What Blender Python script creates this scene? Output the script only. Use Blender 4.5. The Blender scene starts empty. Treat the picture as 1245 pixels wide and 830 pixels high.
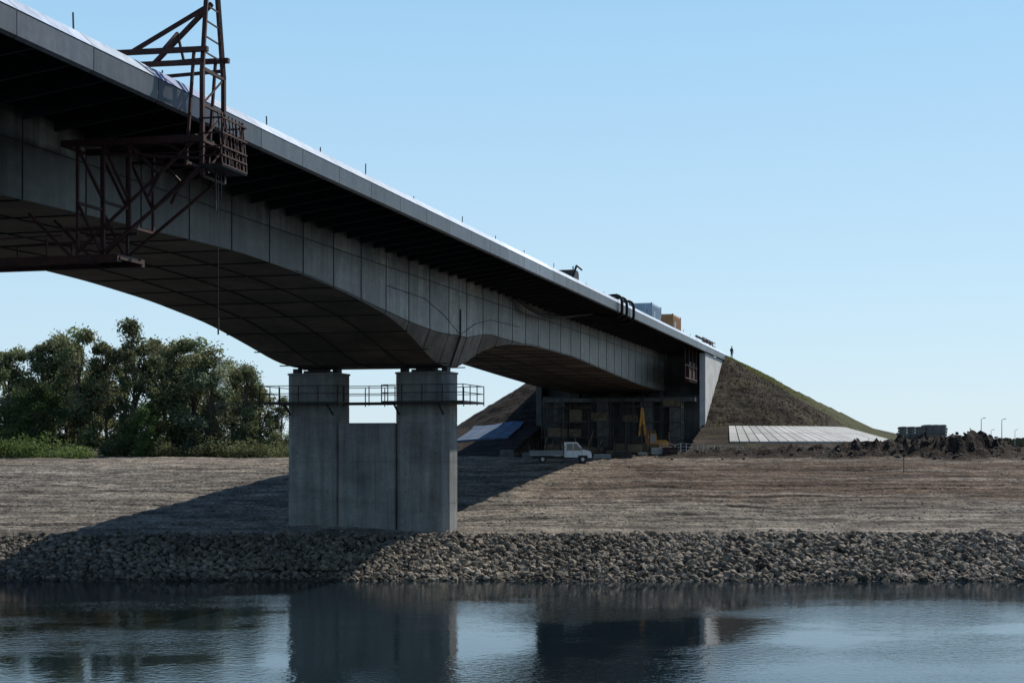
import bpy, math, random
from mathutils import Vector, Matrix, noise
random.seed(7)
ZO=8.25
TH=math.radians(15.0); SN=math.sin(TH); CS=math.cos(TH)
def B(s,w,z): return (s*SN+w*CS, s*CS-w*SN, z)
scene=bpy.context.scene
# ------------------------------------------------------------------ materials
def newmat(name):
    m=bpy.data.materials.new(name); m.use_nodes=True
    nt=m.node_tree; nt.nodes.clear()
    out=nt.nodes.new('ShaderNodeOutputMaterial')
    return m,nt,out
def N(nt,t,**k):
    n=nt.nodes.new(t)
    for a,b in k.items():
        try: setattr(n,a,b)
        except Exception: pass
    return n
def nmat(name,c1,c2,scale=1.0,rough=.8,bump=.3,bscale=12,bdist=.05,metal=0,stretch=(1,1,1),detail=8,fine=.35,attr=True,lo=.35,hi=.65,streak=0,spec=.4,rotz=0.0,rows=0,blotch=0):
    m,nt,out=newmat(name); L=nt.links.new
    tc=N(nt,'ShaderNodeTexCoord'); mp=N(nt,'ShaderNodeMapping'); mp.inputs['Scale'].default_value=stretch
    mp.inputs['Rotation'].default_value=(0,0,rotz)
    L(tc.outputs['Object'],mp.inputs['Vector'])
    n1=N(nt,'ShaderNodeTexNoise'); n1.inputs['Scale'].default_value=scale; n1.inputs['Detail'].default_value=detail; n1.inputs['Roughness'].default_value=.6
    L(mp.outputs[0],n1.inputs['Vector'])
    r=N(nt,'ShaderNodeValToRGB'); r.color_ramp.elements[0].position=lo; r.color_ramp.elements[1].position=hi
    r.color_ramp.elements[0].color=(*c1,1); r.color_ramp.elements[1].color=(*c2,1)
    L(n1.outputs['Fac'],r.inputs[0])
    n2=N(nt,'ShaderNodeTexNoise'); n2.inputs['Scale'].default_value=bscale; n2.inputs['Detail'].default_value=6
    L(tc.outputs['Object'],n2.inputs['Vector'])
    mr=N(nt,'ShaderNodeMapRange'); mr.inputs['From Min'].default_value=.3; mr.inputs['From Max'].default_value=.7
    mr.inputs['To Min'].default_value=1-fine; mr.inputs['To Max'].default_value=1+fine
    L(n2.outputs['Fac'],mr.inputs['Value'])
    mx=N(nt,'ShaderNodeVectorMath',operation='MULTIPLY')
    L(r.outputs[0],mx.inputs[0]); L(mr.outputs[0],mx.inputs[1])
    col=mx.outputs[0]
    def mulnoise(col,scl,sc,amt,f0=.35,f1=.65):
        ms=N(nt,'ShaderNodeMapping'); ms.inputs['Scale'].default_value=scl; L(tc.outputs['Object'],ms.inputs['Vector'])
        n3=N(nt,'ShaderNodeTexNoise'); n3.inputs['Scale'].default_value=sc; n3.inputs['Detail'].default_value=7; n3.inputs['Roughness'].default_value=.65
        L(ms.outputs[0],n3.inputs['Vector'])
        m3=N(nt,'ShaderNodeMapRange'); m3.inputs['From Min'].default_value=f0; m3.inputs['From Max'].default_value=f1
        m3.inputs['To Min'].default_value=1-amt; m3.inputs['To Max'].default_value=1+amt*.6
        L(n3.outputs['Fac'],m3.inputs['Value'])
        my=N(nt,'ShaderNodeVectorMath',operation='MULTIPLY'); L(col,my.inputs[0]); L(m3.outputs[0],my.inputs[1]); return my.outputs[0],n3
    if streak>0: col,_=mulnoise(col,(1.6,1.6,.12),1.3,streak)
    if blotch>0: col,_=mulnoise(col,(.25,.25,.6),.8,blotch,.42,.58)
    nr=None
    if rows>0: col,nr=mulnoise(col,(.12,1.6,.3),1.0,rows)
    if attr:
        at=N(nt,'ShaderNodeAttribute'); at.attribute_name='Col'
        mz=N(nt,'ShaderNodeVectorMath',operation='MULTIPLY'); L(col,mz.inputs[0]); L(at.outputs['Color'],mz.inputs[1]); col=mz.outputs[0]
    p=N(nt,'ShaderNodeBsdfPrincipled'); p.inputs['Roughness'].default_value=rough; p.inputs['Metallic'].default_value=metal
    p.inputs['Specular IOR Level'].default_value=spec
    L(col,p.inputs['Base Color'])
    if bump>0:
        b=N(nt,'ShaderNodeBump'); b.inputs['Strength'].default_value=bump; b.inputs['Distance'].default_value=bdist
        L(n2.outputs['Fac'],b.inputs['Height'])
        if nr:
            b0=N(nt,'ShaderNodeBump'); b0.inputs['Strength'].default_value=.8; b0.inputs['Distance'].default_value=.25
            L(nr.outputs['Fac'],b0.inputs['Height']); L(b0.outputs[0],b.inputs['Normal'])
        L(b.outputs[0],p.inputs['Normal'])
    L(p.outputs[0],out.inputs[0])
    return m
M={}
M['web']=nmat('weathered_steel_web',(.038,.036,.033),(.1,.094,.085),scale=.45,rough=.42,bump=.12,bscale=3,streak=.6,fine=.2,blotch=.4,spec=.35)
M['soffit']=nmat('steel_soffit',(.1,.077,.058),(.17,.14,.11),scale=.3,rough=.6,bump=.1,bscale=2,fine=.2,blotch=.3)
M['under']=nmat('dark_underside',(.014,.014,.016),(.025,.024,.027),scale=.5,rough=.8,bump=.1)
M['fascia']=nmat('fascia_steel',(.24,.27,.31),(.33,.355,.39),scale=.6,rough=.4,bump=.08,bscale=4,fine=.12,streak=.25)
M['deck']=nmat('deck_concrete',(.22,.21,.2),(.3,.29,.28),scale=.6)
M['conc']=nmat('pier_concrete',(.17,.168,.16),(.26,.255,.24),scale=.35,rough=.85,bump=.25,bscale=9,fine=.12,streak=.3,blotch=.18)
M['conclight']=nmat('light_concrete',(.45,.44,.42),(.58,.57,.55),scale=.6,rough=.85,bump=.2,bscale=8,fine=.1,streak=.12)
M['slab']=nmat('revetment_concrete',(.36,.36,.35),(.46,.46,.45),scale=.6,rough=.85,bump=.1,bscale=8,fine=.1)
M['rust']=nmat('rusty_red_steel',(.03,.01,.008),(.065,.02,.016),scale=3,rough=.7,bump=.2,bscale=20)
M['dark']=nmat('dark_steel',(.015,.015,.017),(.03,.028,.026),scale=2,rough=.6,bump=.1)
M['rubber']=nmat('black_rubber',(.012,.012,.012),(.02,.02,.02),rough=.6,bump=.1)
M['white']=nmat('white_paint',(.68,.69,.7),(.8,.8,.8),rough=.35,bump=0,fine=.05)
M['glass']=nmat('dark_glass',(.015,.018,.02),(.025,.03,.03),rough=.08,bump=0,fine=.0,spec=.6)
M['blue']=nmat('blue_container_paint',(.3,.4,.5),(.4,.5,.6),rough=.5,bump=.1,fine=.1)
M['orange']=nmat('orange_container_paint',(.42,.2,.07),(.5,.26,.1),rough=.5,bump=.1,fine=.15)
M['yellow']=nmat('yellow_machine_paint',(.45,.18,.02),(.56,.26,.03),rough=.5,bump=.05,fine=.2)
M['rock']=nmat('rubble_stone',(.6,.58,.55),(1.2,1.15,1.05),scale=3,rough=.9,bump=.5,bscale=9,fine=.25)
M['pale']=nmat('shade_blue_paving_slabs',(.07,.105,.165),(.1,.145,.21),rough=.8,fine=.2)  # dark blue of open shade put into the slab colour
M['skin']=nmat('skin',(.4,.23,.16),(.5,.3,.2),rough=.6,attr=False,bump=0)
M['cloth']=nmat('dark_work_clothes',(.03,.035,.05),(.05,.055,.07),rough=.9,attr=False,bump=0)
M['bark']=nmat('bark',(.05,.04,.03),(.11,.09,.07),scale=4,bump=.5)
M['wood']=nmat('formwork_timber',(.1,.075,.045),(.2,.15,.09),scale=4,bump=.2)
M['ground']=nmat('ground_soil',(.55,.55,.55),(1.3,1.27,1.22),scale=.5,rough=.95,bump=.9,bscale=4,bdist=.14,fine=.5,spec=.1,rows=.5)
def leafmat(name):
    m,nt,out=newmat(name); L=nt.links.new
    at=N(nt,'ShaderNodeAttribute'); at.attribute_name='Col'
    oi=N(nt,'ShaderNodeObjectInfo')
    mr=N(nt,'ShaderNodeMapRange'); mr.inputs['To Min'].default_value=.75; mr.inputs['To Max'].default_value=1.25; L(oi.outputs['Random'],mr.inputs['Value'])
    mx=N(nt,'ShaderNodeVectorMath',operation='MULTIPLY'); L(at.outputs['Color'],mx.inputs[0]); L(mr.outputs[0],mx.inputs[1])
    d=N(nt,'ShaderNodeBsdfPrincipled'); d.inputs['Roughness'].default_value=.6; d.inputs['Specular IOR Level'].default_value=.25
    t=N(nt,'ShaderNodeBsdfTranslucent'); ms=N(nt,'ShaderNodeMixShader'); ms.inputs[0].default_value=.45
    L(mx.outputs[0],d.inputs['Base Color']); L(mx.outputs[0],t.inputs['Color'])
    L(d.outputs[0],ms.inputs[1]); L(t.outputs[0],ms.inputs[2]); L(ms.outputs[0],out.inputs[0])
    return m
M['leaf']=leafmat('foliage')
def watermat():
    m,nt,out=newmat('river_water'); L=nt.links.new
    tc=N(nt,'ShaderNodeTexCoord')
    a=N(nt,'ShaderNodeTexNoise'); a.inputs['Scale'].default_value=3.2; a.inputs['Detail'].default_value=4; L(tc.outputs['Object'],a.inputs[0])
    b=N(nt,'ShaderNodeTexNoise'); b.inputs['Scale'].default_value=1.1; b.inputs['Detail'].default_value=2; L(tc.outputs['Object'],b.inputs[0])
    mk=N(nt,'ShaderNodeMapping'); mk.inputs['Scale'].default_value=(.05,.12,1); mk.inputs['Location'].default_value=(.3,.7,0); mk.inputs['Rotation'].default_value=(0,0,.12); L(tc.outputs['Object'],mk.inputs[0])
    c=N(nt,'ShaderNodeTexNoise'); c.inputs['Scale'].default_value=1; c.inputs['Detail'].default_value=6; c.inputs['Roughness'].default_value=.62; L(mk.outputs[0],c.inputs[0])
    mr=N(nt,'ShaderNodeMapRange'); mr.inputs['From Min'].default_value=.42; mr.inputs['From Max'].default_value=.66; mr.inputs['To Min'].default_value=.10; mr.inputs['To Max'].default_value=.7
    L(c.outputs['Fac'],mr.inputs['Value'])
    b1=N(nt,'ShaderNodeBump'); b1.inputs['Distance'].default_value=.034; L(mr.outputs[0],b1.inputs['Strength']); L(a.outputs['Fac'],b1.inputs['Height'])
    b2=N(nt,'ShaderNodeBump'); b2.inputs['Distance'].default_value=.02; b2.inputs['Strength'].default_value=.15; L(b.outputs['Fac'],b2.inputs['Height']); L(b1.outputs[0],b2.inputs['Normal'])
    p=N(nt,'ShaderNodeBsdfPrincipled'); p.inputs['Base Color'].default_value=(.006,.013,.018,1); p.inputs['Roughness'].default_value=.02; p.inputs['IOR'].default_value=1.38
    L(b2.outputs[0],p.inputs['Normal']); L(p.outputs[0],out.inputs[0])
    return m
M['water']=watermat()
# ------------------------------------------------------------------ mesh builder
class MB:
    def __init__(s,mats): s.v=[];s.f=[];s.m=[];s.c=[];s.mats=mats
    def mi(s,k): return s.mats.index(k)
    def face(s,pts,k=None,col=(1,1,1)):
        i=len(s.v); s.v.extend(pts); s.f.append(tuple(range(i,i+len(pts)))); s.m.append(s.mi(k) if k else 0); s.c.append(col)
    def faces(s,pts,fs,k=None,col=(1,1,1)):
        i=len(s.v); s.v.extend(pts); mi=s.mi(k) if k else 0
        for f in fs: s.f.append(tuple(i+a for a in f)); s.m.append(mi); s.c.append(col)
    def hexa(s,p,k=None,col=(1,1,1)):
        s.faces(p,[(3,2,1,0),(4,5,6,7),(0,1,5,4),(1,2,6,5),(2,3,7,6),(3,0,4,7)],k,col)
    def boxb(s,s0,s1,w0,w1,z0,z1,k=None,col=(1,1,1)):
        q=[(s0,w0),(s0,w1),(s1,w1),(s1,w0)]
        s.hexa([B(a,b,z0) for a,b in q]+[B(a,b,z1) for a,b in q],k,col)
    def box(s,x0,x1,y0,y1,z0,z1,k=None,col=(1,1,1)):
        q=[(x0,y0),(x1,y0),(x1,y1),(x0,y1)]
        s.hexa([(a,b,z0) for a,b in q]+[(a,b,z1) for a,b in q],k,col)
    def prism(s,pts2,f0,f1,k=None,col=(1,1,1)):
        n=len(pts2); P=[f0(*a) for a in pts2]+[f1(*a) for a in pts2]
        s.faces(P,[tuple(range(n-1,-1,-1)),tuple(range(n,2*n))]+[(i,(i+1)%n,n+(i+1)%n,n+i) for i in range(n)],k,col)
    def beam(s,p,q,r,k=None,n=4,r2=None,col=(1,1,1)):
        p=Vector(p);q=Vector(q);d=(q-p)
        if d.length<1e-6: return
        d.normalize(); u=d.cross(Vector((0,0,1)))
        if u.length<1e-3: u=Vector((CS,-SN,0))
        u.normalize(); w=d.cross(u); r2=r if r2 is None else r2
        P=[]
        for c,rr in((p,r),(q,r2)):
            for i in range(n):
                a=2*math.pi*(i+.5)/n; P.append(tuple(c+(u*math.cos(a)+w*math.sin(a))*rr*(1.414 if n==4 else 1)))
        s.faces(P,[tuple(range(n)),tuple(range(2*n-1,n-1,-1))]+[(i,(i+1)%n,n+(i+1)%n,n+i) for i in range(n)],k,col)
    def bbeam(s,p,q,r,k=None,n=4): s.beam(B(*p),B(*q),r,k,n)
    def obj(s,name,zo=ZO,smooth=False,loc=None,bevel=0):
        me=bpy.data.meshes.new(name)
        me.from_pydata([(a[0],a[1],a[2]+zo) for a in s.v],[],s.f)
        for k in s.mats: me.materials.append(M[k])
        me.polygons.foreach_set('material_index',s.m)
        ca=me.color_attributes.new('Col','FLOAT_COLOR','CORNER'); buf=[]
        for f,c in zip(s.f,s.c): buf.extend((c[0],c[1],c[2],1)*len(f))
        ca.data.foreach_set('color',buf)
        if smooth: me.polygons.foreach_set('use_smooth',[True]*len(s.f))
        me.update()
        o=bpy.data.objects.new(name,me); scene.collection.objects.link(o)
        if loc: o.location=loc
        if bevel:
            b=o.modifiers.new('b','BEVEL'); b.width=bevel; b.segments=2; b.limit_method='ANGLE'
        return o
def interp(x,pts):
    if x<=pts[0][0]: return pts[0][1]
    for (a,b),(c,d) in zip(pts,pts[1:]):
        if x<=c: return b+(d-b)*(x-a)/(c-a)
    return pts[-1][1]
# ------------------------------------------------------------------ terrain
PROF=[(-1e4,-12),(60,-12),(86,-9.5),(89.6,-8.35),(96,-6.0),(98,-5.8),(105,-5.05),(115,-4.0),(125,-3.0),(135,-2.15),(145,-1.65),(160,-1.5),(1e5,-1.5)]
HEAPS=[(38,151,1.75,4.5,2.5),(44,150,1.95,3.5,2.5),(48,152,2.0,3,3),(30,155,1.3,6,2.5),(22,158,.95,5,2.5),(52.5,154,1.1,4,3),(45.2,164,2.3,6,4),(60,158,.9,7,3),(17,166,.6,5,3),(34,150,1.0,2.2,2)]
def mound(X,Y):
    s=X*SN+Y*CS; w=X*CS-Y*SN
    ds=max(0,200-s)/2.0; dw=max(0,w+23.6,-45.8-w)/1.6
    d=math.hypot(ds,dw)
    z=11.75-d if d<9.65 else 2.1-(d-9.65)*.45
    if z<-1.7: z=-9
    z+=(.4*noise.noise((X*.3,Y*.3,3))+.22*noise.noise((X*1.1,Y*1.1,9))*min(1,d))*min(1,d)*(1 if d<9 else .2)
    if -44.6<w<-24.6 and s<184: z=-9
    return z,s,w,d
TRK=[(103,.02,2,.04,0),(107.5,-.03,1.5,.05,1),(111.5,.05,2,.03,2),(116,-.06,3,.035,4),(121,.03,2,.05,3),(126,-.02,2.5,.04,5),(132,.05,2,.04,1.5),(137.5,-.03,2,.05,2.5)]
def rut(X,Y):
    for k,(y,a,b,c,ph) in enumerate(TRK):
        dy=Y-(y+a*X+b*math.sin(X*c+ph))
        if abs(dy)<1.7:
            t=abs(abs(dy)-1.05)
            if t<.42: return 1-t/.42
    return 0
def G(X,Y):
    yy=Y+(1.2*noise.noise((X*.05,0,5)) if Y>91 else .35*noise.noise((X*.3,0,5)))
    z=interp(yy,PROF)
    if 97<Y<400:
        k=min(1,(Y-97)/4)
        z+=k*(.22*noise.noise((X*.12,Y*.2,1))+.13*noise.noise((X*.2,Y*1.2,2))+.08*noise.noise((X*1.7,Y*2.5,4)))
        if Y<142: z-=.13*rut(X,Y)
        for hx,hy,h,rx,ry in HEAPS:
            if abs(X-hx)<3*rx and abs(Y-hy)<3*ry:
                e=((X-hx)/rx)**2+((Y-hy)/ry)**2
                z+=h*math.exp(-e)*(1+.5*noise.noise((X*.7,Y*.7,8))+.4*noise.noise((X*2,Y*2,8)))
    if Y>145:
        m=mound(X,Y)[0]
        if m>z: z=m
    return z
def axis(segs):
    out=[]
    for a,b,st in segs:
        n=max(1,int(round((b-a)/st)))
        out+= [a+(b-a)*i/n for i in range(n)]
    out.append(segs[-1][1]); return out
xs=axis([(-6000,-1000,1000),(-1000,-300,100),(-300,-100,20),(-100,-66,3),(-66,66,.4),(66,100,3),(100,300,20),(300,1000,100),(1000,6000,1000)])
ys=axis([(-600,0,150),(0,80,20),(80,88,2),(88,142,.25),(142,232,.7),(232,300,6),(300,600,30),(600,2000,200),(2000,8000,1000)])
V=[];C=[]
for Y in ys:
    for X in xs:
        z=G(X,Y); V.append((X,Y,z+ZO))
        n=noise.noise((X*.06,Y*.12,11))
        grey=(.2,.177,.152); brown=(.115,.08,.06); tan=(.25,.21,.168); grass=(.09,.085,.045); pale=(.34,.305,.265)
        t=min(1,max(0,(Y-114+6*n+ (6 if X>0 else -20))/8)); u=min(1,max(0,(X+2)/14))
        if Y>143: t=t*.6
        hi=[tan[i]*(1-u)+brown[i]*u for i in range(3)]
        c=[grey[i]*(1-t)+hi[i]*t for i in range(3)]
        tr=max(0,noise.noise((X*.04,Y*.8,21)))*1.6
        c=[c[i]*(1-.5*tr)+pale[i]*.5*tr for i in range(3)]
        dk=max(0,noise.noise((X*.05,Y*.5,51)))*1.5
        c=[c[i]*(1-.55*min(1,dk)) for i in range(3)]
        if 98<Y<142:
            r_=rut(X,Y)*(.7+.5*noise.noise((X*.1,Y*.1,77)))
            c=[c[i]*(1-.5*r_) for i in range(3)]
        if Y<97: c=[.07,.06,.05]
        if Y>165 and (X<-5): 
            k=min(1,(Y-165)/6); c=[c[i]*(1-k)+(.06,.075,.03)[i]*k for i in range(3)]
        if Y>225: c=list(grass)
        if Y>145:
            m,s,w,d=mound(X,Y)
            if m>z-.02 and m>-1.6:
                g=max(0,min(1,(s-212+8*noise.noise((X*.1,Y*.1,5)))/14)) if w>-30 else 0
                g2=max(0,min(1,1-(d-.1)/1.0)) if s>199 and w>-30 else 0
                nb=.75+.6*noise.noise((X*.25,Y*.25,61))
                base=(.056*nb,.044*nb,.034*nb) ; gr=(.075,.082,.03)
                k=max(g*.75,g2*.8); k=max(k,.05+.4*noise.noise((X*.35,Y*.35,31)))
                k=min(1,max(0,k))
                c=[base[i]*(1-k)+gr[i]*k for i in range(3)]
                if w<-44 : c=[.035,.028,.023]
        for hx,hy,h,rx,ry in HEAPS:
            e=((X-hx)/rx)**2+((Y-hy)/ry)**2
            if e<2.5 and h>.85: c=[.042,.031,.024]; break
        C.extend((c[0],c[1],c[2],1))
nx=len(xs); F=[(j*nx+i,j*nx+i+1,(j+1)*nx+i+1,(j+1)*nx+i) for j in range(len(ys)-1) for i in range(nx-1)]
me=bpy.data.meshes.new('ground'); me.from_pydata(V,[],F); me.materials.append(M['ground'])
ca=me.color_attributes.new('Col','FLOAT_COLOR','POINT'); ca.data.foreach_set('color',C)
g=bpy.data.objects.new('ground',me); scene.collection.objects.link(g)
w=MB(['water']); w.face([(-6000,-600,-8.25),(6000,-600,-8.25),(6000,92,-8.25),(-6000,92,-8.25)]); w.obj('river_water')
# ------------------------------------------------------------------ rocks
t_=(1+5**.5)/2
ICO=[Vector(a).normalized() for a in [(-1,t_,0),(1,t_,0),(-1,-t_,0),(1,-t_,0),(0,-1,t_),(0,1,t_),(0,-1,-t_),(0,1,-t_),(t_,0,-1),(t_,0,1),(-t_,0,-1),(-t_,0,1)]]
IF=[(0,11,5),(0,5,1),(0,1,7),(0,7,10),(0,10,11),(1,5,9),(5,11,4),(11,10,2),(10,7,6),(7,1,8),(3,9,4),(3,4,2),(3,2,6),(3,6,8),(3,8,9),(4,9,5),(2,4,11),(6,2,10),(8,6,7),(9,8,1)]
def rock(mb,x,y,z,r,col):
    a=random.uniform(0,6.28);ca_,sa=math.cos(a),math.sin(a)
    sx,sy,sz=r*random.uniform(.8,1.5),r*random.uniform(.7,1.1),r*random.uniform(.5,.9)
    tl=random.uniform(-.5,.5); P=[]
    for v in ICO:
        k=random.uniform(.72,1.2); X=v.x*sx*k; Y=v.y*sy*k; Z=v.z*sz*k+X*tl
        P.append((x+X*ca_-Y*sa,y+X*sa+Y*ca_,z+Z))
    mb.faces(P,IF,None,col)
rk=MB(['rock'])
for i in range(20000):
    X=random.uniform(-78,78) if i%6==0 else random.uniform(-40,40)
    Y=random.uniform(89.0,96.6)
    if random.random()<.1: Y+=random.uniform(0,1.4)
    r=random.choice([.07,.09,.11,.13,.16,.19,.24])*(1 if X<8 or random.random()<.7 else 1.35)
    b=random.uniform(.06,.27)*(1+.5*noise.noise((X*.15,Y*.3,70)))
    if X<-12: b*=.75  # left stones darkened in colour to deepen the deck shadow
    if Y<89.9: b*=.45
    wm=random.uniform(.8,1.2)
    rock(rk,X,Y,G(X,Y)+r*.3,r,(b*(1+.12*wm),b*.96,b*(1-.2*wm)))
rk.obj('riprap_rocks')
gr=MB(['rock'])
for i in range(7000):
    X=random.uniform(-50,60); Y=97+random.random()**1.5*50
    r=random.choice([.03,.03,.04,.05,.06,.08]); b=random.uniform(.16,.34)
    rock(gr,X,Y,G(X,Y)+r*.2,r,(b*1.06,b*.95,b*.82))
for hx,hy,h,rx,ry in HEAPS:
    for i in range(70):
        X=hx+random.gauss(0,.7)*rx; Y=hy-abs(random.gauss(0,.8))*ry; r=random.choice([.06,.08,.12,.2]); b=random.uniform(.05,.12)
        rock(gr,X,Y,G(X,Y)+r*.2,r,(b*1.08,b*.93,b*.8))
gr.obj('loose_stones')
# ------------------------------------------------------------------ bridge
ZB=[(-60,8.0),(42,8.2),(50,8.4),(60.6,8.6),(68,8.4),(74.6,8.0),(81.3,7.3),(85.5,6.5),(90.6,5.35),(92.5,5.2),(96.5,5.2),(98,5.7),(102,6.85),(107,7.5),(114.4,7.85),(129,7.8),(148,7.1),(163,6.6),(190,6.3)]
def zb(s):
    if 92.6<=s<=96.4: return 5.2
    return sum(interp(s+d,ZB) for d in(-1.5,-.75,0,.75,1.5))/5
def gg(s): return math.exp(-((s-94.5)/9)**2)
br=MB(['web','soffit','under','fascia','deck','dark'])
WR=-28.9; WL=-40.9; ST=[-60+1*i for i in range(0,243)]
def rows(s):
    b=zb(s); g_=gg(s); return [(12.0,0),(11.3,0),(10.2,0),(b+.06+2.0*g_,0),(b,.75*g_)]
pc={}
for a,b in zip(ST,ST[1:]):
    ra,rb=rows(a),rows(b)
    for side,W,sg in(('r',WR,1),('l',WL,-1)):
        for i in range(4):
            key=(side,(a+60)//(4 if i!=1 else 3),i)
            if key not in pc:
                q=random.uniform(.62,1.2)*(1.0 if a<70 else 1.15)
                if 78<=a<=104: q*=1.75  # sheen on the steel near the haunch painted in as brighter panels
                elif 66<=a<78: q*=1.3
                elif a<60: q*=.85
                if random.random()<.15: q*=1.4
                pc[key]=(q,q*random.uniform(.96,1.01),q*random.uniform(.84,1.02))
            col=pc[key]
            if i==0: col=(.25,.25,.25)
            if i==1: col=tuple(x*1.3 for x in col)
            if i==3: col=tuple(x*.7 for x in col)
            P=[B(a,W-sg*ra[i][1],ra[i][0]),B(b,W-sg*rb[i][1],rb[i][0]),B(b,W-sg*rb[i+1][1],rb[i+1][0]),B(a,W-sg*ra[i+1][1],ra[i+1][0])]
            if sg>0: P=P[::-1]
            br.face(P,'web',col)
    for j in range(4):
        key=('s',(a+60)//4,j)
        if key not in pc: q=random.uniform(.75,1.2); pc[key]=(q,q*.98,q*.95)
        f=lambda s_,jj:(WR-.75*gg(s_))+((WL+.75*gg(s_))-(WR-.75*gg(s_)))*jj/4
        br.face([B(a,f(a,j),zb(a)),B(b,f(b,j),zb(b)),B(b,f(b,j+1),zb(b)),B(a,f(a,j+1),zb(a))],'soffit',pc[key])
    if a>66: br.bbeam((a,WR+.0,ra[3][0]),(b,WR+.0,rb[3][0]),.02,'under')
    br.bbeam((a,WR+.0,10.2),(b,WR+.0,10.2),.02,'under')
    br.bbeam((a,WR+.01,11.3),(b,WR+.01,11.3),.03,'under')
    for j in (1,2,3):
        wj=WR+(WL-WR)*j/4
        br.bbeam((a,wj,zb(a)),(b,wj,zb(b)),.04,'under')
s=-60
while s<182:
    r=rows(s)
    br.bbeam((s,WR+.0,r[0][0]),(s,WR+.0,r[3][0]),.022,'under')
    br.bbeam((s,WR+.0,r[3][0]),(s,WR+.0-r[4][1],r[4][0]),.022,'under')
    br.bbeam((s,WR-.1,r[4][0]),(s,WL+.1,r[4][0]),.035,'under')
    s+=4
def stf(pts):
    for (a,za),(b,zb_) in zip(pts,pts[1:]): br.bbeam((a,WR+.0,za),(b,WR+.0,zb_),.02,'under')
stf([(80,9.1),(87,9.0),(91,8.3),(94.5,7.3)]); stf([(94.5,7.3),(98,8.3),(102,8.9),(110,9.0)])
br.bbeam((94.5,WR+.03,9.0),(94.5,WR+.03,7.2),.045,'web'); br.bbeam((94.5,WR+.03,7.2),(94.5,WR-.68,5.2),.05,'web')
for a in range(-60,201,4):
    b=min(a+4,202)
    br.boxb(a,b,-45.4,-24.15,12.0,12.28,'deck',(.5,.5,.5))
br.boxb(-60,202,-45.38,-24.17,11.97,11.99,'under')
s=-60
while s<183:
    for e,W in((-24.3,WR),(-45.3,WL)):
        P=[(W,11.99),(e,11.99),(e,11.55),(W,10.95)]
        br.prism(P,lambda w_,z_:B(s-.06,w_,z_),lambda w_,z_:B(s+.06,w_,z_),'under',(1.6,1.6,1.6))
    s+=2
for e in(-25.9,-27.4,-43.8,-42.3): br.boxb(-60,183,e-.06,e+.06,11.75,11.98,'under')
s=-60
while s<201.5:
    e=min(s+4,202); q=random.uniform(.82,1.08); bl=random.uniform(.98,1.05)
    if 87<=s<=97: q=1.7
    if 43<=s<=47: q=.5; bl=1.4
    if s>175: q=1.2
    for sg,W in((1,-23.8),(-1,-45.75)):
        P=[(W-.5*sg,12.5),(W,12.02),(W-.5*sg,12.0)]
        br.prism(P,lambda w_,z_:B(s+.02,w_,z_),lambda w_,z_:B(e-.02,w_,z_),'fascia',(q*1.45,q*1.55,q*bl*1.65))
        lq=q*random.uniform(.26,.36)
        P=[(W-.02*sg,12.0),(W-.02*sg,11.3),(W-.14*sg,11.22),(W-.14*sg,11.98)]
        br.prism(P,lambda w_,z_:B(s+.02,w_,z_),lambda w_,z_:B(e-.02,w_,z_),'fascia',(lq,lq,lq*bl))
    s+=4
br.boxb(-60,202,-24.15,-23.97,11.5,11.99,'dark')
br.obj('river_bridge')
ps=MB(['dark'])
s=22.0
while s<200:
    h=random.choice([.3,.4,.55,.7]); 
    ps.bbeam((s,-24.5,12.2),(s+random.uniform(-.05,.05),-24.5,12.4+h),.02,'dark')
    ps.boxb(s-.06,s+.06,-24.56,-24.44,12.28,12.4,'dark')
    s+=random.choice([5.5,7,8.5])
ps.obj('deck_edge_posts')
# ------------------------------------------------------------------ pier
pr=MB(['conc','dark','conclight','rust'])
S0,S1=93.2,95.7; WPL,WPR=-40.85,-29.35
def col(w0,w1,z0,z1,ch,k='conc',c=(1,1,1),e=0):
    P=[(S0-e,w0+ch-e),(S0+ch-e,w0-e),(S1-ch+e,w0-e),(S1+e,w0+ch-e),(S1+e,w1-ch+e),(S1-ch+e,w1+e),(S0+ch-e,w1+e),(S0-e,w1-ch+e)]
    pr.prism(P[::-1],lambda a,b:B(a,b,z0),lambda a,b:B(a,b,z1),k,c)
lv=[-7.5,-3.9,-1.2,1.45,2.6,4.7]
for a,b in zip(lv,lv[1:]):
    q=random.uniform(.92,1.06)
    for w0,w1 in((WPL,WPL+3.75),(WPR-3.75,WPR)):
        col(w0,w1,a+.012,b-.012,.4,'conc',(q,q,q)); 
    if b<1.5:
        for j in range(3):
            x0=WPL+3.75+j*(4/3.); q2=q*random.uniform(.95,1.04)
            pr.boxb(S0+.12,S1-.12,x0+.008,x0+4/3.-.008,a+.012,b-.012,'conc',(q2,q2,q2))
for w0,w1 in((WPL,WPL+3.75),(WPR-3.75,WPR)):
    col(w0,w1,-7.5,4.68,.4,'conc',(.7,.7,.7),e=-.03)
    col(w0,w1,4.7,4.82,.4,'conc',(1,1,1),e=.06)
    m=(w0+w1)/2
    pr.boxb(93.75,95.2,m-.85,m+.85,4.82,5.0,'dark'); pr.boxb(93.9,95.05,m-.6,m+.6,5.0,5.16,'dark')
    pr.boxb(93.6,95.3,m-1.2,m+1.2,5.12,5.2,'dark')
    for d in(-1.45,1.45): pr.boxb(93.8,94.5,m+d-.2,m+d+.2,4.82,5.14,'dark')
    for zz in(-5.2,-4.4,-3.2,-2.0,-.6,.7,2.0,3.3):
        for ww in(w0+.8,m,w1-.8): pr.boxb(S0-.004,S0+.03,ww-.035,ww+.035,zz,zz+.07,'dark')
pr.boxb(S0+.16,S1-.16,WPL+3.7,WPR-3.7,-7.5,1.42,'conc',(.7,.7,.7))
pr.obj('bridge_pier')
pf=MB(['dark','rust'])
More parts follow.
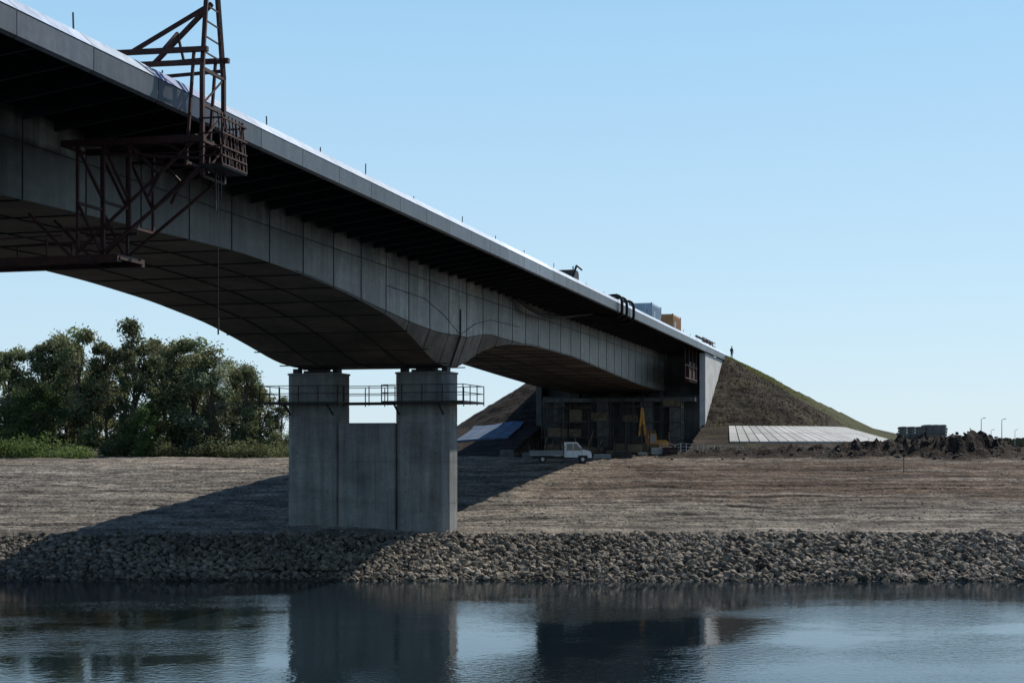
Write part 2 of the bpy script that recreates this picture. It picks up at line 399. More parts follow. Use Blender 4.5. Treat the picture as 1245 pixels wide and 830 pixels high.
def rail(p,q,k='rust'):
    L_=math.dist(p,q); n=max(1,int(L_/1.3))
    for h in(.5,1.02): pf.bbeam((p[0],p[1],2.9+h),(q[0],q[1],2.9+h),.025,k)
    for i in range(n+1):
        f=i/n; a=p[0]+(q[0]-p[0])*f; b=p[1]+(q[1]-p[1])*f
        pf.bbeam((a,b,2.6),(a,b,3.93),.028,k)
a0,a1,b0,b1=S0-1.2,S1+1.2,WPL-1.4,WPR+1.4
pf.boxb(a0,S0-.04,b0,WPL+4.2,2.72,2.86,'dark');pf.boxb(a0,S0-.04,WPR-4.2,b1,2.72,2.86,'dark'); pf.boxb(S1+.04,a1,b0,b1,2.72,2.86,'dark')
pf.boxb(S0-.04,S1+.04,b0,WPL-.04,2.72,2.86,'dark');pf.boxb(S0-.04,S1+.04,WPR+.04,b1,2.72,2.86,'dark')
pf.boxb(S0+.6,S1-.6,WPL+3.8,WPR-3.8,2.74,2.84,'dark')
for p,q in(((a0,b0),(a0,WPL+4.2)),((a0,WPR-4.2),(a0,b1)),((a1,b0),(a1,b1)),((a0,b0),(a1,b0)),((a0,b1),(a1,b1)),((S0+.6,WPL+3.9),(S0+.6,WPR-3.9))): rail(p,q)
for wv in(WPL+4.2,WPR-4.2): rail((a0,wv),(S0,wv))
for wv in(WPL+.3,WPL+3.4,WPR-3.4,WPR-.3): pf.bbeam((a0+.1,wv,2.7),(S0,wv,2.0),.05,'dark')
pf.obj('pier_access_platform')
# ------------------------------------------------------------------ abutment
ab=MB(['conc','conclight','dark','rust'])
ab.boxb(181,185,-44.5,-24.8,-3,6.0,'conc',(.32,.31,.3))  # abutment concrete tinted darker, painting in the shade under the bridge
ab.boxb(183.2,185.2,-44.5,-24.8,6.02,11.9,'conc',(.3,.3,.3))
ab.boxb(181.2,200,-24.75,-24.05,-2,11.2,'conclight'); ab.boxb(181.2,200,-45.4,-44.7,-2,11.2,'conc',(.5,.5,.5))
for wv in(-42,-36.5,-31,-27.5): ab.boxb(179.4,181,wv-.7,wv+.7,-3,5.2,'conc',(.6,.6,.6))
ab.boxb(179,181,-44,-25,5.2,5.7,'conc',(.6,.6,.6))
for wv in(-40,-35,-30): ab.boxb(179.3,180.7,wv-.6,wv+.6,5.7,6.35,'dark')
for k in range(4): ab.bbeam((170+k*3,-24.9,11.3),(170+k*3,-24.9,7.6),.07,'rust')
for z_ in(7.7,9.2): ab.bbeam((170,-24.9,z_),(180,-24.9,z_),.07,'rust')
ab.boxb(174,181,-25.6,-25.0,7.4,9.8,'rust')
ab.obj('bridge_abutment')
def scaffold(s0,w0,n,L_,H,name):
    m=MB(['dark','rust','wood']); z0=-2
    for i in range(n+1):
        for j in range(2):
            m.bbeam((s0+j*1.5,w0+i*L_,z0),(s0+j*1.5,w0+i*L_,H+random.uniform(-.3,.9)),.06,'dark')
            h=z0+1
            while h<H:
                if i<n:
                    m.bbeam((s0+j*1.5,w0+i*L_,h),(s0+j*1.5,w0+(i+1)*L_,h),.04,'dark')
                    if random.random()<.6: m.bbeam((s0+j*1.5,w0+i*L_,h),(s0+j*1.5,w0+(i+1)*L_,min(H,h+1.8)),.03,'rust')
                    if j==0 and random.random()<.5: m.boxb(s0+.1,s0+1.4,w0+i*L_+.05,w0+(i+1)*L_-.05,h+.05,h+.1,'wood')
                    if j==0 and random.random()<.3: m.boxb(s0+.2,s0+.26,w0+i*L_+.2,w0+(i+1)*L_-random.uniform(.2,1),h+.1,h+random.uniform(.8,1.6),'wood',(.8,.8,.8))
                if j==0: m.bbeam((s0,w0+i*L_,h),(s0+1.5,w0+i*L_,h),.04,'dark')
                h+=1.8
    m.obj(name)
scaffold(168,-41,4,2.6,4.2,'scaffolding'); scaffold(173,-33,3,2.4,5.6,'scaffolding'); scaffold(163,-30.5,1,2.4,2.4,'scaffolding'); scaffold(176.5,-43.5,3,2.1,5.0,'scaffolding')
pv=MB(['pale'])
for i in range(5):
    for j in range(8):
        w0=-54+i*1.35; s0=174.5+j*1.0
        q=random.uniform(.8,1.15)
        P=[(s0+.03,w0+.03),(s0+.97,w0+.03),(s0+.97,w0+1.32),(s0+.03,w0+1.32)]
        def zz(a,b): 
            x,y,_=B(a,b,0); return max(-1.3+(a-174.5)*.45, G(x,y)+.1)
        pv.hexa([B(a,b,zz(a,b)-.5) for a,b in P]+[B(a,b,zz(a,b)+.12) for a,b in P],'pale',(q*.95,q,q*1.05))
pv.obj('slope_paving')
sl=MB(['slab'])
def ring(u,d):
    if u<90:
        f=math.radians(u); s=200-2*d*math.cos(f); w=-23.6+1.6*d*math.sin(f)
    else:
        s=200+(u-90)*.35; w=-23.6+1.6*d
    x,y,_=B(s,w,0); return x,y
u=9.0
while u<150:
    du=3.0 if u<90 else 6.0
    for d0,d1 in((9.7,11.7),(11.75,13.9)):
        q=random.uniform(.82,1.1); P=[]
        for uu,dd in((u+.16,d1),(u+du-.16,d1),(u+du-.16,d0),(u+.16,d0)):
            x,y=ring(uu,dd); z=2.1-(dd-9.65)*.45; P.append((x,y,z))
        sl.hexa([(a,b,c-.25) for a,b,c in P]+[(a,b,c+.18) for a,b,c in P],'slab',(q,q,q*.99))
    u+=du
sl.obj('concrete_slab_revetment')
# ------------------------------------------------------------------ suspended gantry
gt=MB(['rust','dark'])
_bb=gt.bbeam
def gb(p,q,r,k,n=4): _bb(p,q,r*.75,k,n)
s0,s1=45.3,46.9
for s_ in(s0,s1):
    mid=46.4
    gb((s_,-22.9,9.0),(s_,-22.9,12.6),.09,'rust'); gb((s_,-22.9,12.6),(mid+(s_-mid)*.3,-23.05,16.6),.09,'rust')
    gb((s_,-23.5,9.4),(s_,-23.2,13.3),.06,'rust')
    gb((s_,-22.7,13.25),(s_,-26.6,13.35),.11,'rust'); gb((s_,-22.9,12.9),(s_,-25.6,12.85),.07,'rust')
    gb((s_,-25.6,13.3),(mid,-23.1,15.1),.09,'rust'); gb((s_,-24.4,13.3),(mid,-24.4,14.2),.05,'rust')
    gb((s_,-25.8,13.3),(s_,-25.8,12.4),.06,'rust')
    gb((s_,-22.8,10.25),(s_,-28.2,10.35),.14,'rust'); gb((s_,-22.9,9.6),(s_,-26.4,9.9),.06,'rust')
    for a,b in(((-23.2,10.2),(-27.6,6.6)),((-23.0,9.2),(-27.0,6.3)),((-24.5,9.1),(-24.9,8.4)),((-25.6,10.2),(-25.6,7.3)),((-26.6,10.2),(-26.6,6.4)),((-27.6,10.3),(-27.6,6.3)),((-26.6,8.3),(-27.6,10.2)),((-25.6,8.2),(-26.6,10.2)),((-26.6,6.4),(-27.6,8.3)),((-25.6,10.2),(-24.5,9.1)),((-27.8,6.4),(-29.5,8.0))):
        gb((s_,a[0],a[1]),(s_,b[0],b[1]),.06,'rust')
    gb((s_,-26.0,6.35),(s_,-47,6.35),.17,'rust'); gb((s_,-26.2,7.4),(s_,-28.2,7.4),.06,'rust'); gb((s_,-28.2,7.2),(s_,-47,6.9),.03,'rust')
    w_=-26.6
    while w_>-46:
        gb((s_,w_,6.35),(s_,w_,7.4 if w_>-28 else 7.1),.035,'rust'); w_-=2.2
for w_,z_ in((-22.9,9),(-22.9,10.2),(-22.9,11.4),(-22.9,12.6),(-23.5,9.5),(-26.6,13.35),(-28.2,10.3),(-27.6,6.35),(-26.6,8.3),(-27.6,8.3),(-25.6,7.4),(-26,6.35),(-30,6.35),(-34,6.35),(-38,6.35),(-42,6.35),(-24.5,10.25),(-26,10.25)):
    gb((s0,w_,z_),(s1,w_,z_),.06,'rust')
for a,b in((9,10.2),(10.2,11.4),(11.4,12.6)):
    gb((s0,-22.9,a),(s1,-22.9,b),.035,'rust')
for k in range(0,14,2): gb((s0+.15+k*.055,-22.95,12.7+k*.27),(s1-.08-k*.02,-22.98,12.7+k*.27),.03,'rust')
for z_ in(9.35,9.65,9.95,10.4,10.9): 
    for a,b in(((s0-.15,-22.95),(s0-.15,-22.1)),((s0-.15,-22.1),(s1+.15,-22.1)),((s1+.15,-22.1),(s1+.15,-22.95))):
        gb((a[0],a[1],z_),(b[0],b[1],z_),.035,'rust')
for k in range(8): gb((s0-.15+k*(s1-s0+.3)/7,-22.1,9.35),(s0-.15+k*(s1-s0+.3)/7,-22.25,11.1),.028,'rust')
for k in range(4): gb((s1+.15,-22.2-k*.25,9.35),(s1+.15,-22.3-k*.22,11.1),.028,'rust')
gt.boxb(s0-.15,s1+.15,-23.0,-22.1,9.27,9.35,'dark')
gb((s0+.4,-22.6,9.3),(s0+.4,-22.6,7.9),.025,'dark'); gb((s0+.8,-22.6,9.3),(s0+.8,-22.6,8.3),.02,'dark')
gt.boxb(s0,s1,-27.6,-26.1,6.42,6.5,'dark')
gt.boxb(s0+.1,s1-.1,-25.5,-23.2,10.38,10.46,'dark')
gb((s1,-23.1,9.3),(s1,-23.1,3.9),.009,'dark'); gb((s1,-23.1,4.4),(s1,-23.1,3.8),.03,'dark')
gt.obj('suspended_work_gantry')
# ------------------------------------------------------------------ deck objects
def container(s0,s1,w0,w1,h,k):
    m=MB([k,'dark','glass']); z0=12.4
    m.boxb(s0,s1,w0,w1,z0,z0+h,k)
    n=int((s1-s0)/.3)
    for i in range(n): m.boxb(s0+i*.3+.08,s0+i*.3+.2,w1,w1+.035,z0+.2,z0+h-.2,k,(.85,.85,.85))
    for a in(s0,s1):
        for b in(w0,w1): m.boxb(a-.06,a+.06,b-.06,b+.06,z0-.12,z0+h+.05,k,(.7,.7,.7))
    for i in range(8): m.boxb(s0-.04,s0,w0+.2+i*.27,w0+.32+i*.27,z0+.2,z0+h-.2,k,(.8,.8,.8))
    m.boxb(s0+1,s0+1.9,w1+.04,w1+.06,z0+1,z0+1.9,'glass')
    m.obj('site_container')
container(156.5,162.5,-28.9,-26.5,2.7,'blue'); container(170.5,176.5,-28.8,-26.4,2.7,'orange')
def wheel(m,c,r,wd,axis,k='rubber'):
    c=Vector(c); ax=Vector(axis).normalized()
    m.beam(c-ax*wd/2,c+ax*wd/2,r,k,n=16)
def compressor():
    m=MB(['dark','rubber','yellow','rust']); s,wv=116,-26.6
    P=[(0,.6),(1.9,.6),(1.9,1.5),(1.6,1.75),(.3,1.75),(0,1.45)]
    m.prism(P,lambda a,b:B(s+a,wv-.65,12.3+b),lambda a,b:B(s+a,wv+.65,12.3+b),'dark')
    for d in(-.75,.75): wheel(m,B(s+.9,wv+d,12.3+.36),.36,.2,(CS,-SN,0))
    m.bbeam((s,wv,12.9),(s-1.4,wv,12.75),.06,'rust'); m.bbeam((s-1.3,wv,12.8),(s-1.3,wv,12.3),.04,'rust')
    m.bbeam((s+1.3,wv+.3,14),(s+1.3,wv+.3,14.45),.05,'dark',8); m.bbeam((s-.2,wv+.6,13.4),(s-1,wv+1.1,14.2),.09,'dark',8); m.bbeam((s-1,wv+1.1,14.2),(s-1.3,wv+1.6,13.8),.07,'dark',8)
    m.boxb(s-.9,s-.1,wv-1.2,wv-.7,12.35,13.6,'dark')
    m.obj('air_compressor')
compressor()
def barrier():
    m=MB(['rust','dark','white']); 
    for i in range(4):
        s=183+i*3.2
        m.bbeam((s,-24.6,12.3),(s,-24.6,13.3),.05,'rust'); m.bbeam((s,-24.6,13.2),(s+2.6,-24.6,13.25),.05,'rust'); m.bbeam((s,-24.6,12.8),(s+2.6,-24.6,12.8),.04,'rust')
    m.boxb(186,188,-25.6,-25,12.3,13.0,'dark'); m.bbeam((184,-25.6,13.5),(190,-24.4,12.9),.1,'rust')
    m.obj('guard_rail_frame')
barrier()
def hose(name,pts_list,r):
    cu=bpy.data.curves.new(name,'CURVE'); cu.dimensions='3D'; cu.bevel_depth=r; cu.bevel_resolution=3
    for pts in pts_list:
        sp=cu.splines.new('NURBS'); sp.points.add(len(pts)-1); sp.use_endpoint_u=True; sp.order_u=4
        for p,q in zip(sp.points,pts): x,y,z=B(*q); p.co=(x,y,z+ZO,1)
    cu.materials.append(M['rubber']); o=bpy.data.objects.new(name,cu); scene.collection.objects.link(o)
L_=[]
for s in(124,126.2,129.5): L_.append([(s,-26,12.45),(s,-24.8,12.6),(s,-24.0,12.75),(s+.1,-23.55,12.5),(s+.1,-23.55,11.6),(s+.3,-23.6,10.9),(s+.6,-24.4,10.7),(s+.8,-26,11.2)])
L_.append([(108,-28.6,11.0),(111,-28,10.2),(115,-27.6,10.0),(119,-27.2,10.5),(123,-26,11.1)])
hose('hanging_hoses',L_,.13)
# ------------------------------------------------------------------ person
def person(loc,face):
    me=bpy.data.meshes.new('worker'); 
    P=[(0,0,.95),(0,0,1.15),(0,.01,1.38),(0,.0,1.5),(0,-.02,1.58),(0,-.02,1.68),(0,-.01,1.76),
       (.1,0,.9),(.11,.02,.5),(.12,.04,.09),(.12,-.1,.04),(-.1,0,.9),(-.12,-.05,.5),(-.13,0,.09),(-.13,-.14,.04),
       (.19,0,1.42),(.24,.02,1.13),(.25,-.08,.9),(.25,-.11,.8),(-.19,0,1.42),(-.25,.03,1.13),(-.2,-.15,.98),(-.14,-.22,.95)]
    R=[.15,.13,.17,.07,.065,.1,.07,.1,.065,.045,.04,.1,.065,.045,.04,.07,.048,.036,.04,.07,.048,.036,.04]
    Ed=[(0,1),(1,2),(2,3),(3,4),(4,5),(5,6),(0,7),(7,8),(8,9),(9,10),(0,11),(11,12),(12,13),(13,14),(2,15),(15,16),(16,17),(17,18),(2,19),(19,20),(20,21),(21,22)]
    me.from_pydata(P,Ed,[]); me.materials.append(M['cloth'])
    o=bpy.data.objects.new('construction_worker',me); scene.collection.objects.link(o)
    sk=o.modifiers.new('s','SKIN'); 
    sv=me.skin_vertices[0].data if me.skin_vertices else None
    if sv:
        for v,r in zip(sv,R): v.radius=(r,r*.8)
        sv[0].use_root=True
    ss=o.modifiers.new('ss','SUBSURF'); ss.levels=1; ss.render_levels=2
    o.location=loc; o.rotation_euler=(0,0,face)
    hd=MB(['skin','yellow'])
    def ell(c,r,k,z0=-1,n=12):
        P=[];F_=[]
        for i in range(7):
            t=z0+(1-z0)*i/6; t=max(-.999,min(.999,t)); rr=math.sqrt(1-t*t)
            for j in range(n): a=2*math.pi*j/n; P.append((c[0]+r[0]*rr*math.cos(a),c[1]+r[1]*rr*math.sin(a),c[2]+r[2]*t))
        for i in range(6):
            for j in range(n): F_.append((i*n+j,i*n+(j+1)%n,(i+1)*n+(j+1)%n,(i+1)*n+j))
        F_.append(tuple(range(6*n,7*n))); hd.faces(P,F_,k)
    ell((0,-.03,1.67),(.078,.098,.118),'skin'); ell((0,-.02,1.71),(.105,.125,.1),'yellow',0.0)
    hd.box(-.012,.012,-.15,-.12,1.64,1.68,'skin')
    h=hd.obj('head_and_helmet',zo=0,smooth=True); h.parent=o
pl=B(203.5,-23.4,0); person((pl[0],pl[1],G(pl[0],pl[1])+ZO-.0),.5)
# ------------------------------------------------------------------ pickup truck
def truck(X,Y):
    z0=G(X,Y)-.02; m=MB(['white','glass','rubber','dark','conclight'])
    cab=[(.35,.55),(.35,1.15),(.42,1.98),(1.55,2.0),(2.15,1.3),(2.85,1.12),(2.95,.8),(2.95,.5)]
    f=lambda y:(lambda a,b:(X+a,Y+y,z0+b))
    m.prism(cab,f(-.9),f(.9),'white',(.85,.85,.85))
    for y in(-.915,.885):
        m.prism([(.55,1.2),(.58,1.82),(1.15,1.84),(1.15,1.2)],f(y),f(y+.03),'glass'); m.prism([(1.22,1.2),(1.22,1.84),(1.5,1.84),(1.95,1.3),(1.95,1.2)],f(y),f(y+.03),'glass')
    for x in(.5,1.18,2.0): m.box(X+x,X+x+.02,Y-.905,Y-.89,z0+.62,z0+1.2,'dark')
    for x in(-1.7,2.1): m.box(X+x-.45,X+x+.45,Y-.92,Y+.92,z0+.5,z0+.74,'dark')
    m.faces([(X+1.62,Y-.78,z0+1.97),(X+1.62,Y+.78,z0+1.97),(X+2.15,Y+.78,z0+1.36),(X+2.15,Y-.78,z0+1.36)],[(3,2,1,0)],'glass')
    m.box(X-2.7,X+2.9,Y-.4,Y+.4,z0+.42,z0+.62,'dark')
    m.box(X-2.9,X+.25,Y-.98,Y+.98,z0+.75,z0+.85,'conclight')
    for y in(-1.0,.96): m.box(X-2.9,X+.25,Y+y,Y+y+.04,z0+.8,z0+1.2,'conclight',(.45,.45,.47))
    m.box(X-2.94,X-2.9,Y-1,Y+1,z0+.8,z0+1.2,'conclight',(.45,.45,.47)); m.box(X+.22,X+.28,Y-.95,Y+.95,z0+.85,z0+1.7,'dark')
    for x in(-1.7,2.1):
        for y in(-.86,.86):
            wheel(m,(X+x,Y+y,z0+.36),.36,.24,(0,1,0)); wheel(m,(X+x,Y+y,z0+.36),.17,.27,(0,1,0),'conclight')
    m.box(X+2.93,X+3.02,Y-.88,Y+.88,z0+.42,z0+.62,'dark')
    for y in(-.75,.6): m.box(X+2.9,X+2.97,Y+y,Y+y+.18,z0+.8,z0+.95,'glass')
    for y in(-1.08,1.0): m.box(X+2.0,X+2.08,Y+y,Y+y+.1,z0+1.25,z0+1.5,'dark')
    m.obj('flatbed_truck')
truck(4.6,141)
def excavator(X,Y,dr):
    z0=G(X,Y); m=MB(['yellow','dark','glass','rubber'])
    for y in(-1,.55):
        P=[(-1.3,.35),(-1.1,.05),(1.1,.05),(1.3,.35),(1.1,.7),(-1.1,.7)]
        m.prism(P,lambda a,b:(X+a,Y+y,z0+b),lambda a,b:(X+a,Y+y+.45,z0+b),'rubber')
    m.box(X-.5,X+.5,Y-.5,Y+.5,z0+.6,z0+.85,'dark')
    P=[(-.9,.85),(1.4,.85),(1.5,1.5),(1.2,1.75),(-.1,1.75),(-.9,1.4)]
    m.prism(P,lambda a,b:(X+a*1,Y-.9,z0+b),lambda a,b:(X+a,Y+.9,z0+b),'yellow',(.7,.7,.7))
    P=[(-.95,1.2),(-.85,2.5),(.1,2.5),(.2,1.2)]
    m.prism(P,lambda a,b:(X+a,Y-.95,z0+b),lambda a,b:(X+a,Y-.05,z0+b),'yellow',(.7,.7,.7)) 
    m.prism([(-.8,1.5),(-.75,2.35),(0,2.35),(.05,1.5)],lambda a,b:(X+a,Y-.98,z0+b),lambda a,b:(X+a,Y-.955,z0+b),'glass')
    m.beam((X-.8,Y+.3,z0+1.2),(X-1.2,Y+.3,z0+3.6),.16,'yellow',r2=.14); m.beam((X-1.2,Y+.3,z0+3.6),(X-1.4,Y+.3,z0+5.4),.14,'yellow',r2=.12)
    m.beam((X-1.4,Y+.3,z0+5.45),(X-1.75,Y+.3,z0+2.2),.12,'yellow',r2=.1); m.beam((X-1.1,Y+.3,z0+1.4),(X-1.5,Y+.3,z0+3.2),.06,'dark',8)
    P=[(-2.1,2.3),(-1.7,2.2),(-1.5,1.4),(-2.0,1.0),(-2.4,1.5)]
    m.prism(P,lambda a,b:(X+a,Y,z0+b),lambda a,b:(X+a,Y+.6,z0+b),'dark')
    m.obj('excavator')
excavator(16.2,168,1)
# ------------------------------------------------------------------ site bits on the right
def slabstack(X,Y,n,L_,name='concrete_slab_stack'):
    m=MB(['conc','bark']); z=G(X,Y)-.1
    for i in range(n):
        dx=random.uniform(-.12,.12); q=random.uniform(.45,.85)
        m.box(X-L_/2+dx,X+L_/2+dx,Y-.9,Y+.9,z,z+.26,'conc',(q,q*.93,q*.84)); z+=.26
        for x in(-L_*.35,0,L_*.35): m.box(X+x-.16,X+x+.16,Y-.88,Y+.88,z+.002,z+.048,'bark')
        z+=.05
    m.obj(name)
slabstack(44.2,164,5,2.6); slabstack(46.9,164.3,5,2.3)
pm=MB(['dark']); X,Y=34.4,130; pm.beam((X,Y,G(X,Y)-.2),(X,Y,.0),.035,'dark',8); pm.box(X-.07,X+.07,Y-.02,Y+.02,-.35,-.05,'dark'); pm.obj('survey_post')
def lamp(x_img,Y,H,two=True):
    X=(x_img-622.5)/1800*Y; m=MB(['conclight','white']); z=-1.6
    m.beam((X,Y,z),(X,Y,z+H),.13,'conclight',8,r2=.07)
    for d in((-1,1) if two else (1,)):
        m.beam((X,Y,z+H),(X+d*.6,Y,z+H+.15),.05,'conclight',6); m.box(X+min(d*.45,d*.95),X+max(d*.45,d*.95),Y-.15,Y+.15,z+H+.1,z+H+.27,'white')
    m.beam((X,Y,z),(X,Y,z+.5),.25,'conclight',8)
    m.obj('street_lamp')
for a,b,c in((1193,330,7.3),(1205,420,5.6),(1218,330,7.1),(1234,500,6.4)): lamp(a,b,c,False)
fn=MB(['conclight','dark'])
for i in range(16):
    X=16.5+i*.62; Y=167-i*.1; z=G(X,Y)-.1; fn.beam((X,Y,z),(X,Y,z+1.2),.03,'conclight')
    if i<15:
        for h in(.4,.8,1.15): fn.beam((X,Y,z+h),(X+.62,Y-.1,G(X+.62,Y-.1)-.1+h),.025,'conclight')
fn.obj('mesh_fence')
cl=MB(['conc','dark','wood','rust','conclight'])
for i in range(85):
    s=random.uniform(158,178); w_=random.uniform(-44,-25.5); x,y,_=B(s,w_,0); z=G(x,y)-.05
    a,b,c=random.uniform(.3,1.3),random.uniform(.2,.9),random.uniform(.2,1.1)
    k=random.choice(['conc','dark','wood','rust','wood','conclight','conc'])
    for t in range(random.randint(1,3)):
        cl.box(x-a+t*.05,x+a-t*.04,y-b,y+b,z,z+c*.4-.03,k,(.6,.6,.6)); z+=c*.4
    if i%4==0: cl.beam((x,y,z),(x+random.uniform(-.6,.6),y,z+random.uniform(.8,2.2)),.05,random.choice(['wood','rust']))
cl.obj('building_material_piles')
# ------------------------------------------------------------------ vegetation
def leafquads(m,cx,cy,cz,rx,ry,rz,n,size,colr,shell=.5):
    for i in range(n):
        v=Vector((random.gauss(0,1),random.gauss(0,1),random.gauss(0,1))).normalized()*(random.random()**shell)
        p=Vector((cx+v.x*rx,cy+v.y*ry,cz+v.z*rz)); sz=size*random.uniform(.5,1.2)
        a=Vector((random.gauss(0,1),random.gauss(0,1),random.gauss(0,1))).normalized(); b=a.orthogonal().normalized()
        b=(Matrix.Rotation(random.uniform(0,6.28),3,a)@b)
        c=a.cross(b); k=random.uniform(.7,1.3); b=b*sz; c=c*sz*.45
        m.face([tuple(p-b),tuple(p+c),tuple(p+b),tuple(p-c)],'leaf',(colr[0]*k,colr[1]*k,colr[2]*k))
def treemesh(seed,H,Wd,colr,nc=30,npc=220,low=.1):
    random.seed(seed); m=MB(['bark','leaf'])
    m.beam((0,0,-.3),(.1,.05,H*.3),.03*H*.6,'bark',8,r2=.02*H*.6); m.beam((.1,.05,H*.3),(0,0,H*.8),.02*H*.6,'bark',8,r2=.03)
    for i in range(nc):
        t=low+(1-low)*((i+.5)/nc)*random.uniform(.85,1.05); t=min(.93,t)
        env=math.sin(math.pi*min(1,max(.0,(t*.83+.16))))**.6
        a=random.uniform(0,6.28); r=Wd*env*random.uniform(.3,.95)
        cx,cy,cz=r*math.cos(a),r*math.sin(a),H*t
        cr=Wd*random.uniform(.2,.42)*(.6+.4*env)
        m.beam((0,0,cz*.55+.3),(cx*.8,cy*.8,cz),.05*H*.12,'bark',5,r2=.02)
        k=random.uniform(.55,1.5); yl=random.uniform(.9,1.15)
        leafquads(m,cx,cy,cz,cr,cr,cr*random.uniform(.8,1.2),npc,.2,(colr[0]*k*yl,colr[1]*k,colr[2]*k))
        leafquads(m,cx,cy,cz,cr*1.4,cr*1.4,cr*1.4,npc//5,.16,(colr[0]*k*yl,colr[1]*k,colr[2]*k),shell=.3)
    o=m.obj('willow_tree',zo=0); me=o.data; bpy.data.objects.remove(o); return me
GREY=(.2,.23,.155); OLV=(.16,.185,.09); DRK=(.06,.1,.03)
TM=[treemesh(1,12,3.6,GREY),treemesh(2,12,3.2,OLV),treemesh(3,12,4.0,GREY,34),treemesh(4,12,3.0,OLV),treemesh(5,12,4.2,DRK,32,280,.08)]
random.seed(21)
def plant(name,me,X,Y,h,base,sx=1):
    o=bpy.data.objects.new(name,me); scene.collection.objects.link(o)
    k=h/base; o.location=(X,Y,G(X,Y)+ZO-.1); o.scale=(k*sx,k*sx,k); o.rotation_euler=(0,0,random.uniform(0,6.28))
HT=[(-110,12.5),(-60,13.8),(-54,15.8),(-50,15.6),(-45,15.2),(-40.5,14.6),(-37.5,13.8),(-35,12.6),(-32,10.8),(-29.5,8.8),(-27,6.5)]
X=-100
while X<-26.3:
    h=interp(X,HT)*random.uniform(.9,1.08)
    plant('willow_tree',random.choice(TM[:4]),X,176+random.uniform(-3,3),h,12,random.uniform(.95,1.2)*(1 if X<-38 else 1.15)); X+=random.uniform(2.5,3.5)*(1 if X<-38 else .75)
X=-105
while X<-31:
    plant('willow_tree',random.choice(TM[:4]),X,188+random.uniform(-3,3),interp(X,HT)*random.uniform(.85,1.0),12,1.1); X+=random.uniform(4,6)
plant('broadleaf_tree',TM[4],-54,167,8.6,12,1.25); plant('broadleaf_tree',TM[4],-41.5,168,6.5,12,1.0); plant('broadleaf_tree',TM[4],-64,168,8,12,1.2)
bm=MB(['leaf','bark'])
for i in range(46):
    X=-75+random.random()*29; Y=160+random.uniform(-2,3); h=random.uniform(1.6,3.0)*(1 if X<-50 else .75); k=random.uniform(.7,1.2)
    leafquads(bm,X,Y,G(X,Y)+h*.42,1.6,1.3,h*.6,330,.17,(.12*k,.17*k,.05*k))
for i in range(70):
    X=-47+random.random()*21; Y=168+random.uniform(-2,4); h=random.uniform(.8,2.6); k=random.uniform(.6,1.2)
    leafquads(bm,X,Y,G(X,Y)+h*.42,1.4,1.2,h*.6,200,.18,(.12*k,.135*k,.06*k))
bm.obj('riverside_bushes')
gs=MB(['leaf'])
for i in range(12000):
    if i%5: 
        s=200+random.random()**1.2*70; w_=-24.2+abs(random.gauss(0,1.0))*(1.6 if i%3 else 5)
        k=random.uniform(.8,1.4); h=random.uniform(.1,.32); c=(.12*k,.125*k,.04*k)
    else:
        s=random.uniform(178,202); w_=random.uniform(-24,-10); k=random.uniform(.5,1.0); h=random.uniform(.1,.3); c=(.06*k,.05*k,.03*k)
    x,y,_=B(s,w_,0); z=G(x,y)-.03; a=random.uniform(0,6.28); dx,dy=.1*math.cos(a),.1*math.sin(a)
    if mound(x,y)[3]>9.5: continue
    gs.face([(x-dx,y-dy,z),(x+dx,y+dy,z),(x+random.uniform(-.15,.15),y+random.uniform(-.15,.15),z+h)],'leaf',c)
gs.obj('embankment_grass')
dt=MB(['leaf'])
for i in range(9000):
    X=random.uniform(-700,1100); Y=900+random.uniform(-20,20); hh=4.5+3*noise.noise((X*.02,0,0))+2*noise.noise((X*.09,3,0))
    z=-1.5+random.random()*max(1.0,hh); r=random.uniform(1,2.2); k=random.uniform(.6,1.2)
    a=random.uniform(-.6,.6)
    dt.face([(X-r,Y-r*a,z-r*.6),(X+r,Y+r*a,z-r*.5),(X+r*.6,Y,z+r*.6),(X-r*.5,Y,z+r*.7)],'leaf',(.05*k,.06*k,.04*k))
dt.obj('distant_tree_line')
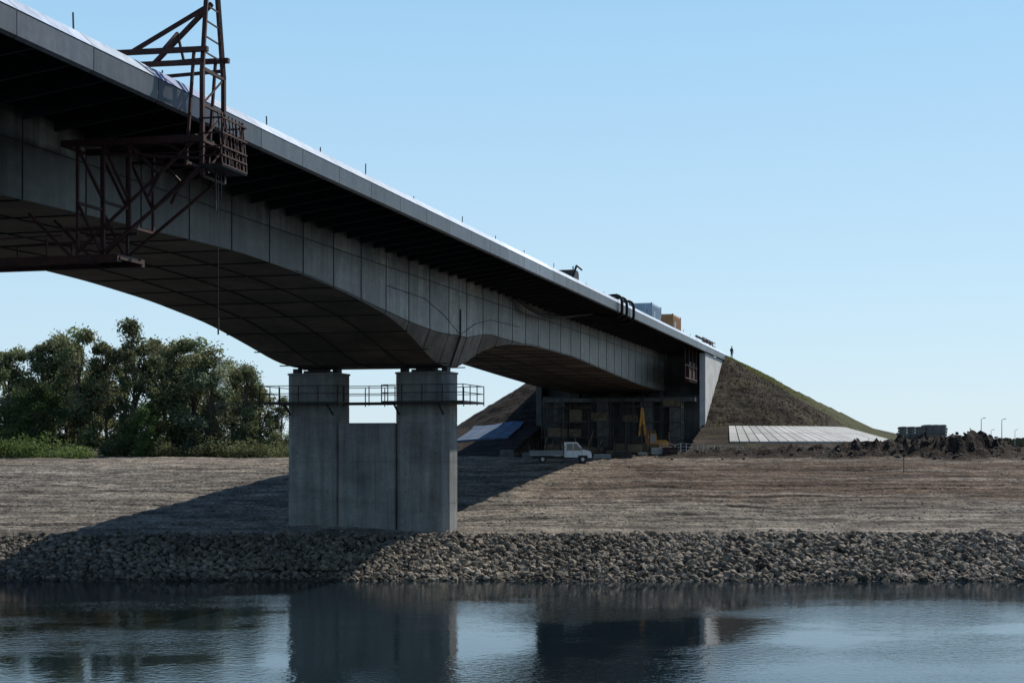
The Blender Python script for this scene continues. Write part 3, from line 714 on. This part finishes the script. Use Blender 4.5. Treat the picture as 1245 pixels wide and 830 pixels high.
# ------------------------------------------------------------------ light, sky, camera
D=Vector((.687,.748,1.0)).normalized(); el=math.asin(D.z); az=math.atan2(D.x,D.y)
sd=bpy.data.lights.new('sun','SUN'); sd.energy=5.0; sd.angle=math.radians(.5); sd.color=(1,.95,.86)
so=bpy.data.objects.new('sun',sd); scene.collection.objects.link(so); so.rotation_euler=(-D).to_track_quat('-Z','Y').to_euler(); so.location=(0,0,100)
wd=bpy.data.worlds.new('World'); scene.world=wd; wd.use_nodes=True; nt=wd.node_tree; nt.nodes.clear()
sk=nt.nodes.new('ShaderNodeTexSky'); sk.sky_type='NISHITA'; sk.sun_disc=False; sk.sun_elevation=el; sk.sun_rotation=az
sk.air_density=1.0; sk.dust_density=.2; sk.ozone_density=2.0
ge=nt.nodes.new('ShaderNodeTexCoord'); sx=nt.nodes.new('ShaderNodeSeparateXYZ'); nt.links.new(ge.outputs['Generated'],sx.inputs[0])
rp=nt.nodes.new('ShaderNodeValToRGB'); e=rp.color_ramp.elements
e[0].position=0; e[0].color=(.66,.84,.98,1); e[1].position=1; e[1].color=(.03,.08,.2,1)
for p_,c_ in((.1,(.58,.82,1.0,1)),(.28,(.41,.72,1.0,1)),(.4,(.16,.36,.66,1)),(.6,(.06,.15,.36,1))):
    q_=e.new(p_); q_.color=c_
nt.links.new(sx.outputs['Z'],rp.inputs[0])
bg=nt.nodes.new('ShaderNodeBackground'); bg.inputs[1].default_value=.09; ow=nt.nodes.new('ShaderNodeOutputWorld')
bg2=nt.nodes.new('ShaderNodeBackground'); bg2.inputs[1].default_value=1.0; mxs=nt.nodes.new('ShaderNodeMixShader'); mxs.inputs[0].default_value=.78
nt.links.new(sk.outputs[0],bg.inputs[0]); nt.links.new(rp.outputs[0],bg2.inputs[0])
nt.links.new(bg.outputs[0],mxs.inputs[1]); nt.links.new(bg2.outputs[0],mxs.inputs[2]); nt.links.new(mxs.outputs[0],ow.inputs[0])
cd=bpy.data.cameras.new('camera'); cd.sensor_width=36; cd.lens=1800/1245*36; cd.shift_y=125/1245; cd.clip_end=20000; cd.clip_start=.5
co=bpy.data.objects.new('camera',cd); scene.collection.objects.link(co); co.location=(0,0,ZO); co.rotation_euler=(math.radians(90),0,0)
scene.camera=co
scene.view_settings.view_transform='Standard'; scene.view_settings.look='None'; scene.view_settings.exposure=0; scene.view_settings.gamma=1
